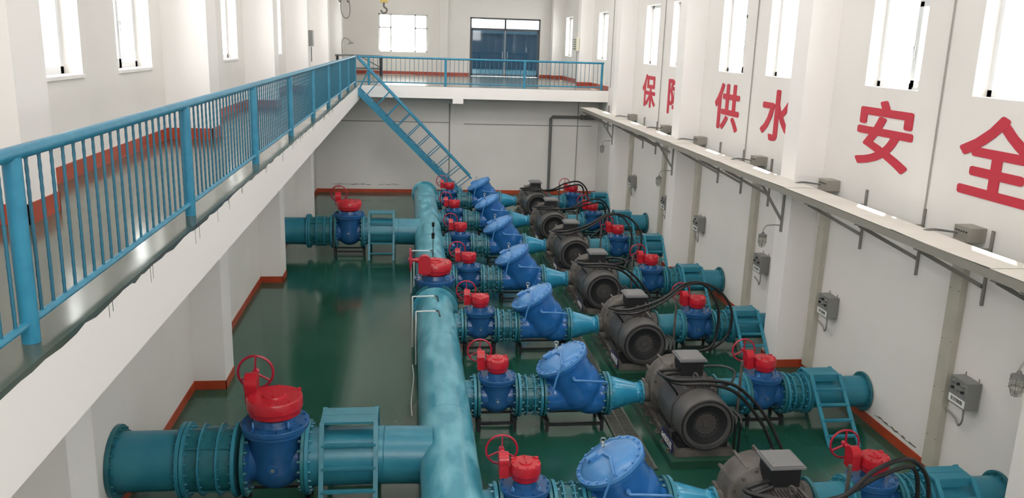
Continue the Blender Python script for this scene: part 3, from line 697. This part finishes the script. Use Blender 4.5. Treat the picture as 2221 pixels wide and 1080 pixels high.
# cables from the terminal boxes
rc = random.Random(11)
CAB = {
 5: None}
for i, r in enumerate(ROWS):
    fy = r
    if i in (2, 4):      # high arcs over the wall-side valve
        paths = [[(PX-.15, fy-.60, 1.02), (PX-.42, fy-.78, 1.0), (PX-.1, fy-1.0, 1.05), (PX+.4, fy-.85, 1.18), (PX+.95, fy-.55, 1.42), (PX+1.35, fy-.45, 1.40), (PX+1.62, fy-.5, 1.0), (PX+1.62, fy-.55, .5), (PX+1.45, fy-.6, .2), (PX+.9, fy-.5, .12), (PX+.62, fy-.3, .02)],
                 [(PX-.15, fy-.50, 1.06), (PX-.5, fy-.66, 1.05), (PX-.2, fy-.95, 1.10), (PX+.4, fy-.80, 1.23), (PX+1.0, fy-.5, 1.46), (PX+1.55, fy-.42, 1.35), (PX+1.9, fy-.45, .95), (PX+1.86, fy-.5, .45), (PX+1.5, fy-.52, .16), (PX+.95, fy-.4, .10), (PX+.66, fy-.2, .02)]]
    elif i in (1, 3):    # loops round the box and falls to the right front
        paths = [[(PX-.14, fy-.5, 1.02), (PX-.42, fy-.62, 1.02), (PX-.30, fy-.95, 1.04), (PX+.1, fy-1.05, 1.06), (PX+.55, fy-1.0, .9), (PX+.95, fy-1.05, .45), (PX+1.15, fy-1.15, .02)],
                 [(PX-.14, fy-.45, 1.05), (PX-.48, fy-.55, 1.06), (PX-.36, fy-.92, 1.09), (PX+.1, fy-1.0, 1.10), (PX+.6, fy-.9, .95), (PX+1.05, fy-.95, .5), (PX+1.3, fy-1.1, .02)],
                 [(PX+.18, fy-.5, 1.12), (PX+.5, fy-.52, 1.12), (PX+.66, fy-.6, 1.06), (PX+.5, fy-.85, .98), (PX+.2, fy-1.0, 1.02)]]
    else:
        paths = [[(PX-.14, fy-.6, 1.02), (PX-.42, fy-.75, 1.0), (PX-.1, fy-1.05, 1.06), (PX+.5, fy-.9, 1.05), (PX+1.0, fy-.65, 1.22), (PX+1.5, fy-.5, 1.25), (PX+1.8, fy-.45, .9), (PX+1.75, fy-.5, .3), (PX+1.4, fy-.5, .02)],
                 [(PX-.14, fy-.5, 1.05), (PX-.5, fy-.7, 1.05), (PX-.15, fy-1.0, 1.10), (PX+.5, fy-.82, 1.0), (PX+1.1, fy-.6, 1.12), (PX+1.6, fy-.45, 1.1), (PX+1.66, fy-.45, .5), (PX+1.2, fy-.5, .02)]]
    nm = ['lower', 'upper', 'right-hand']
    for k, p in enumerate(paths):
        tag(B().tube(smoothpts(p), .026 if k < 2 else .018, 8).obj('power_cable', M_rub), 'black power cable, %s loop from the motor box in the %s' % (nm[k], RN[i]), 'cable', 'motor power cables')
    cp = empty('conduit_post', (4.93, r-.05, 0), 'upright grey conduit right of the motor in the '+RN[i], 'conduit', 'conduit posts')
    B().cyl((0, -.35, 0), (0, -.35, 1.15), .022, 12).obj('tube', M_cast, cp)
    # twin lead hoses at the right front of each motor
    for k in (0, 1):
        x = PX+.50+.07*k; tag(B().tube(smoothpts([(x, r-1.20, 0), (x, r-1.20, .45), (x+.01, r-1.16, .58), (x-.06, r-1.05, .66)]), .018, 8).obj('flexible_conduit', M_rub), 'short upright conduit at the motor side, %s one, in the %s' % (('left', 'right')[k], RN[i]), 'conduit', 'motor side conduits')
# conduits and sensor on the header
for k, (y, dx) in enumerate(((15.15, 0), (14.25, .06), (18.7, -.02), (17.9, .04))):
    x = .04+dx
    o = tag(B().tube([(x, y, 0), (x, y, 1.0), (x+.02, y, 1.0), (.44, y+.03, 1.0), (.46, y+.03, .97)], .013, 8).obj('conduit_pipe', M_pvc), 'thin white conduit rising over the header pipe, %s of four from the camera' % ['second', 'nearest', 'farthest', 'third'][k], 'conduit', 'white header conduits')
    B().tube([(.45, y+.03, 1.0), (.50, y+.02, 1.0), (.52, y-.18, .97)], .012, 8).obj('sensor_lead', M_rub, o)
o = empty('level_sensor', (.50, 18.2, .955), 'thin black sensor mast standing on the far half of the header pipe', 'sensor')
B().tube([(0, 0, 0), (0, 0, .6), (.01, 0, .8)], .010, 6).obj('mast', M_rub, o)
B().cyl((0, 0, .45), (0, 0, .58), .035, 8).cyl((0, 0, .72), (0, 0, .82), .03, 8).obj('sensor_head', M_rub, o)
tag(B().tube(smoothpts([(.03, 12.1, .0), (.02, 12.6, .015), (.06, 13.6, .012), (.04, 14.2, .02)]), .010, 6).obj('floor_cable', M_pvc), 'thin pale cable lying on the floor left of the header pipe', 'cable')
# drain grates
for i, y0 in enumerate((7.0, 10.2, 13.4)):
    g = B(); g.box(3.02, 3.05, y0, y0+2.3, .002, .028).box(3.36, 3.39, y0, y0+2.3, .002, .028).box(3.19, 3.21, y0, y0+2.3, .002, .026)
    k = y0
    while k < y0+2.3: g.box(3.03, 3.38, k, k+.018, .004, .024); k += .055
    tag(g.obj('drain_grate', M_grate, smooth=False), 'grey slotted drain grate on the floor left of the pump in the '+RN[i], 'grate', 'drain grates')

# ================================================================== CABLE TRAY
TX0, TX1, TZ = 6.15, 6.66, 3.47
tr = empty('cable_tray', (6.4, 19, 3.36), 'long galvanised cable tray with pale covers along the right wall', 'cable tray')
def cover_z(y): return TZ-.018*math.sin((y-7.0)/3.3*PI)**2
ys = [5.0, 8.0, 9.95, 13.1, 16.3, 19.4, 22.6, 25.7, 28.6, 30.45]
for k in range(len(ys)-1):
    a, c = ys[k], ys[k+1]; b = B(); n = 10; vs = []; fs = []
    for q in range(n+1):
        y = a+(c-a)*q/n-(.03 if k else 0)*(1-q/n); u_ = q/n; z = TZ-3.36+.010*(k % 2)+.012*math.sin(u_*PI)*(-1 if k % 2 else .4)
        for x in (TX0-.01-6.4, TX1-6.4):
            for dz in (0, .006): vs.append((x, y-19, z+dz))
    for q in range(n):
        o0 = q*4; o1 = o0+4; fs += [(o0+1, o0+3, o1+3, o1+1), (o0, o1, o1+2, o0+2), (o0, o0+1, o1+1, o1), (o0+2, o1+2, o1+3, o0+3)]
    fs += [(0, 2, 3, 1), (n*4, n*4+1, n*4+3, n*4+2)]
    b.add(vs, fs); b.obj('tray_cover', M_tray, tr, smooth=False)
for x0 in (TX0-.004, TX1-.02): B().box(x0-6.4, x0+.02-6.4, 5-19, 30.45-19, 0, .105).obj('side_rail', M_trays, tr, smooth=False)
B().box(TX0-6.4, TX1-6.4, 5-19, 30.45-19, 0, .006).obj('tray_bottom', M_trays, tr, smooth=False)
by = [7.95, 9.37, 10.80, 12.35, 15.95, 17.40, 18.82, 22.5, 24.0, 25.4, 29.0, 30.2]
def bracket():
    o = empty('tray_bracket', (0, 0, 0), 'bracket', 'bracket')
    B().box(XR-.012, XR, -.03, .03, 2.62, 3.58).box(XR-.05, XR, -.03, -.024, 2.62, 3.58).obj('wall_post', M_steel, o, smooth=False)
    B().box(TX0+.0, XR-.01, -.03, .03, 3.338, 3.352).obj('arm', M_steel, o, smooth=False)
    B().beam((XR-.03, 0, 2.86), (TX0+.06, 0, 3.335), .05, .018, (0, 1, 0)).obj('brace', M_steel, o, smooth=False)
    return o
t1 = tree(bracket()); fl = [1]
for i, y in enumerate(by): place(t1, (0, y, 0), 'angle steel wall bracket under the cable tray, %s from the camera' % ORD[i], 'tray wall brackets', first=fl)
def cbracket():
    o = empty('column_bracket', (0, 0, 0), 'bracket', 'bracket')
    B().box(XCR-.03, XCR, -.03, .03, 2.50, 3.335).obj('column_post', M_steel, o, smooth=False)
    B().box(TX0, XCR, -.03, .03, 3.338, 3.352).obj('arm', M_steel, o, smooth=False)
    B().beam((XCR-.03, 0, 2.72), (TX0+.06, 0, 3.335), .05, .018, (0, 1, 0)).obj('brace', M_steel, o, smooth=False)
    return o
def gooseneck():
    o = empty('gooseneck_lamp', (0, 0, 0), 'lamp', 'lamp')
    B().tube(smoothpts([(XCR-.03, 0, 2.62), (XCR-.16, .02, 2.62), (XCR-.28, .03, 2.60), (XCR-.33, .03, 2.52), (XCR-.33, .03, 2.48)]), .011, 8).obj('arm', M_steel, o)
    B().lathe((XCR-.33, .03, 2.49), (0, 0, -1), [(0, .02), (.03, .03), (.05, .075), (.075, .08), (.08, .06)], 20).obj('lamp_cap', M_grey, o)
    B().lathe((XCR-.33, .03, 2.41), (0, 0, -1), [(0, .06), (.08, .068), (.14, .06), (.18, .03), (.19, 0)], 20).obj('glass_cover', M_lglass, o)
    c = B()
    for k in range(6):
        t = PI/3*k; c.tube([(XCR-.33+.07*math.cos(t), .03+.07*math.sin(t), 2.42), (XCR-.33+.08*math.cos(t), .03+.08*math.sin(t), 2.32), (XCR-.33+.05*math.cos(t), .03+.05*math.sin(t), 2.22), (XCR-.33, .03, 2.20)], .004, 5)
    for z in (2.38, 2.30): c.torus((XCR-.33, .03, z), (0, 0, 1), .078, .004, 24, 5)
    c.obj('wire_cage', M_steel, o); return o
t1 = tree(cbracket()); t2 = tree(gooseneck()); f1 = [1]; f2 = [1]
cn = ['nearest right-hand column', 'right-hand column second from the camera', 'right-hand column third from the camera', 'farthest right-hand column in the pit']
for i, y in enumerate((7.5, 14.12, 20.7, 27.3)):
    place(t1, (0, y, 0), 'angle steel tray bracket fixed on the '+cn[i], 'tray column brackets', first=f1)
    place(t2, (0, y, 0), 'caged glass lamp on a bent arm at the '+cn[i], 'caged pit lamps', first=f2)
# ducts, control boxes and gland boxes
DY = [9.80, 13.52, 16.50, 20.10, 22.95, 26.62]
BY = [9.44, 13.10, 15.92, 19.72, 22.5, 26.2]
def duct():
    o = empty('cable_duct', (0, 0, 0), 'duct', 'duct')
    B().box(XR-.09, XR-.003, -.12, .12, .15, 3.36).obj('duct_cover', M_duct, o, smooth=False)
    s = B()
    for z in (.6, 1.3, 2.0, 2.7): s.cyl((XR-.093, -.09, z), (XR-.089, -.09, z), .007, 6).cyl((XR-.093, .09, z), (XR-.089, .09, z), .007, 6)
    s.obj('duct_screws', M_black, o)
    return o
def cbox():
    o = empty('control_box', (0, 0, 0), 'box', 'control box')
    B().box(6.97, XR-.012, -.34, 0, 1.30, 1.66).obj('enclosure', M_box, o, smooth=False)
    for k, (y, z) in enumerate([(-.07, 1.60), (-.17, 1.60), (-.27, 1.60), (-.07, 1.52), (-.17, 1.52), (-.27, 1.52)]):
        B().cyl((6.972, y, z), (6.94, y, z), .018, 12).obj('push_button', M_black if k % 2 else M_chrome, o)
    lb = B().box(6.966, 6.970, -.33, -.01, 1.32, 1.42).obj('label_plate', M_label, o, smooth=False)
    tx = bpy.data.objects.new('label_lettering', text_mesh('%s' % '泵控制箱', .06, 'label_lettering', M_black, .001)); COL.objects.link(tx); tx.parent = lb
    tx.matrix_local = Matrix(((0, 0, -1, 6.964), (-1, 0, 0, -.17), (0, 1, 0, 1.37), (0, 0, 0, 1)))
    for y in (-.30, -.04): B().cyl((XR-.03, y, 1.66), (XR-.03, y, 1.71), .008, 8).obj('mounting_lug', M_steel, o)
    B().tube(smoothpts([(7.05, -.22, 1.30), (7.05, -.23, 1.12), (7.06, -.16, 1.02), (7.1, -.02, 1.05), (7.12, .22, 1.09)]), .012, 8).obj('feed_conduit', M_steel, o)
    return o
def gland():
    o = empty('gland_box', (0, 0, 0), 'box', 'junction box')
    B().box(XR-.24, XR-.005, -.16, .14, 3.40, 3.58).box(TX1+.01, XR-.24, -.12, .10, 3.37, 3.41).obj('enclosure', M_trays, o, smooth=False)
    s = B()
    for k in range(5): s.box(XR-.245, XR-.238, -.12+k*.05, -.095+k*.05, 3.51, 3.53)
    s.obj('vent_slots', M_black, o, smooth=False)
    for k in range(2): B().tube(smoothpts([(TX1-.12, .20+.03*k, 3.47), (TX1, .14, 3.50+.01*k), (XR-.22, .06, 3.48)]), .012, 6).obj('tray_cable', M_grey, o)
    return o
t1 = tree(duct()); t2 = tree(cbox()); t3 = tree(gland()); f1 = [1]; f2 = [1]; f3 = [1]
for i in range(6):
    place(t1, (0, DY[i], 0), 'upright beige cable duct on the right wall, %s from the camera' % ORD[i], 'wall cable ducts', first=f1)
    place(t2, (0, BY[i], 0), 'grey push-button box with white label on the right wall, %s from the camera' % ORD[i], 'pump control boxes', first=f2)
    place(t3, (0, DY[i]-.15, 0), 'grey junction box between cable tray and wall, %s from the camera' % ORD[i], 'tray junction boxes', first=f3)
for i, y in enumerate((10.80, 17.35, 23.95, 30.2)):
    tag(B().cyl((XR-.018, y, 3.55 if i < 3 else 4.2), (XR-.018, y, 8.4), .011, 10).obj('wall_conduit', M_wire), 'thin grey upright conduit between right-hand windows, %s from the camera' % ORD[i], 'conduit', 'right wall conduits')

# ================================================================== WALL LETTERS
for ch, y, y0, y1, z0, z1 in (('保', 25.15, 24.44, 25.88, 3.90, 4.88), ('障', 22.5, 21.75, 23.22, 3.88, 4.88), ('供', 18.67, 17.92, 19.45, 3.87, 4.92), ('水', 16.0, 15.2, 16.72, 3.92, 4.93), ('安', 12.1, 11.33, 12.88, 3.95, 4.98), ('全', 9.5, 8.75, 10.27, 3.93, 4.97)):
    me0 = text_mesh(ch, 1.0, 'wall_character', M_letter, .002)
    lb = B()
    for q in range(8):
        dx, dy = .026*math.cos(q*PI/4), .020*math.sin(q*PI/4); lb.add([(v.co.x+dx, v.co.y+dy, v.co.z+q*.0004) for v in me0.vertices], [tuple(p.vertices) for p in me0.polygons])
    me = bpy.data.meshes.new('wall_character'); me.from_pydata(lb.v, [], lb.f); me.materials.append(M_letter); bpy.data.meshes.remove(me0)
    xs = [v.co.x for v in me.vertices]; zs = [v.co.y for v in me.vertices]
    a0, a1, c0, c1 = min(xs), max(xs), min(zs), max(zs); yc = (y0+y1)/2; zc = (z0+z1)/2
    for v in me.vertices:
        u = (v.co.x-(a0+a1)/2)/(a1-a0)*(y1-y0); q = (v.co.y-(c0+c1)/2)/(c1-c0)*(z1-z0); d = v.co.z
        v.co = (-d, -u, q)
    me.update(); o = bpy.data.objects.new('wall_character', me); COL.objects.link(o); o.location = (XR-.007, yc, zc)
    tag(o, 'red painted character %s on the right wall below the windows' % ch, 'lettering', 'red slogan characters')

# ================================================================== BACK AREA
tag(B().tube([(5.30, YBP-.12, 0), (5.30, YBP-.12, 2.93), (5.36, YBP-.12, 3.0), (6.5, YBP-.12, 3.0), (6.9, YBP-.12, 3.0)], .055, 12).cyl((6.45, YBP-.12, 3.0), (6.53, YBP-.12, 3.0), .10, 16).cyl((6.60, YBP-.12, 3.0), (7.14, YBP-.12, 3.0), .09, 16).obj('grey_pipe', M_grey), 'grey pipe rising up the pit back wall and bending right', 'pipe')
tag(B().tube([(6.35, YBP-.02, 0), (6.37, YBP-.02, 3.6)], .018, 8).obj('wall_conduit', M_wire), 'thin upright conduit near the right end of the pit back wall', 'conduit')
tag(B().tube([(XLP, YBP-.02, 2.70), (1.48, YBP-.02, 2.70)], .014, 8).obj('wall_conduit', M_wire), 'thin level conduit on the left part of the pit back wall', 'conduit')
tag(B().tube([(2.0, YBP-.02, 2.66), (6.9, YBP-.02, 2.66)], .014, 8).obj('wall_conduit', M_wire), 'thin level conduit on the right part of the pit back wall', 'conduit')
tag(B().tube([(1.46, YBP-.02, .1), (1.46, YBP-.02, 3.4)], .022, 8).obj('wall_conduit', M_wire), 'upright conduit left of the pit back wall pilaster', 'conduit')
tag(B().tube([(XLP+.02, 15.35, .16), (XLP+.02, 15.35, 3.4)], .018, 8).obj('wall_conduit', M_wire), 'upright dark conduit on the pit left wall between pillars', 'conduit')
bn = empty('steel_workbench', (-2.2, 38.9, ZD), 'dark steel frame bench behind the railing corner', 'bench')
B().box(-1.1, .95, -.35, .35, .82, .88).obj('bench_top', M_grey, bn, smooth=False)
for x in (-1.0, .88):
    for y in (-.3, .3): B().box(x-.05, x+.05, y-.04, y+.04, 0, .82).obj('leg', M_black, bn, smooth=False)
for y in (-.3, .3): B().box(-1.0, .88, y-.02, y+.02, .26, .32).obj('low_rail', M_grey, bn, smooth=False)
B().beam((.88, -.3, .35), (.0, -.3, .82), .05, .05).obj('brace', M_grey, bn, smooth=False)
lm = empty('wall_lamp', (-3.0, 38.5, 5.35), 'small bent-arm lamp on the far left column', 'lamp')
B().tube(smoothpts([(.02, 0, -.35), (.02, 0, .15), (.12, -.02, .32), (.28, -.05, .28), (.38, -.06, .16)]), .018, 8).obj('arm', M_grey, lm)
B().lathe((.38, -.06, .18), (.2, 0, -1), [(0, .03), (.05, .10), (.09, .15), (.10, .12)], 20).obj('shade', M_box, lm)
gb = empty('junction_box', (-3.0, 26.3, 5.40), 'small grey box on the left column above the walkway railing', 'junction box')
B().box(0, .12, -.16, .16, 0, .46).obj('enclosure', M_box, gb, smooth=False); B().cyl((.06, 0, -.02), (.06, 0, -.45), .015, 8).obj('cable', M_grey, gb)
hb = empty('siren_box', (6.64, 33.9, 5.45), 'cream louvred box on the far right column above the railing', 'box')
B().box(-.14, 0, -.22, .22, 0, .52).obj('casing', M_cream, hb, smooth=False)
s = B()
for k in range(5): s.box(-.24, -.13, -.25, .0, .06+k*.09, .09+k*.09)
s.obj('louvres', M_grey, hb, smooth=False); B().cyl((-.05, 0, 0), (-.05, 0, -1.3), .012, 8).obj('cable', M_grey, hb)
# hoist hook and pendant
hk = empty('crane_hook', (-.60, 20, 6.35), 'yellow crane hook block hanging in front of the back window', 'hook')
B().box(-.09, .09, -.06, .06, .12, .36).cyl((-.1, 0, .30), (.1, 0, .30), .10, 18).obj('hook_block', M_yel, hk, smooth=False)
B().tube(smoothpts([(0, 0, .12), (0, 0, .03), (.06, 0, -.02), (.05, 0, -.09), (-.02, 0, -.11), (-.07, 0, -.05)]), .02, 8).obj('hook', M_cast, hk)
for x in (-.12, .12): B().cyl((x*.7, 0, .34), (x*1.6, 0, 3.24), .011, 6).obj('hoist_rope', M_grey, hk)
pd = empty('crane_pendant', (-1.52, 20, 6.2), 'bundle of dark pendant cables hanging from the crane, left of the hook', 'cable')
for k in range(5):
    x = -.12+k*.06; B().tube(smoothpts([(x, .02*k, 3.39), (x, .02*k, .75), (x+.02, .02*k, .35+.06*(k % 3)), (x+.08, .02*k, .28+.06*(k % 3)), (x+.10, .02*k, .8), (x+.1, .02*k, 3.39)]), .012, 6).obj('cable_loop', M_rub, pd)
B().tube(smoothpts([(-.02, 0, .5), (-.04, 0, .1), (.02, 0, -.08), (.12, 0, -.08), (.16, 0, .1), (.12, 0, .5)]), .012, 6).obj('hanging_loop', M_grey, pd)
# stains and cracks on plaster
rg = random.Random(5)
def crack(name, label, f, x0, x1, z, n, th):
    b = B(); pts = []
    for k in range(n+1): pts.append((x0+(x1-x0)*k/n, z+rg.uniform(-.015, .015)))
    for k in range(n):
        a, c = pts[k], pts[k+1]; h = rg.uniform(.3, 1)*th
        b.add([f(a[0], a[1]), f(c[0], c[1]), f(c[0], c[1]+h), f(a[0], a[1]+h)], [(0, 1, 2, 3)])
    tag(b.obj(name, M_crack, smooth=False), kind='structure')
crack('plaster_crack', '', lambda u, z: (u, YBP-.004, z), -2.9, -1.5, .30, 12, .03)
crack('plaster_crack', '', lambda u, z: (u, YBP-.004, z), -1.2, -.4, .31, 8, .02)
crack('plaster_crack', '', lambda u, z: (XR-.004, u, z), 10.2, 11.3, .22, 12, .035)
crack('plaster_crack', '', lambda u, z: (XLP+.004, u, z), 14.6, 15.3, .20, 8, .02)
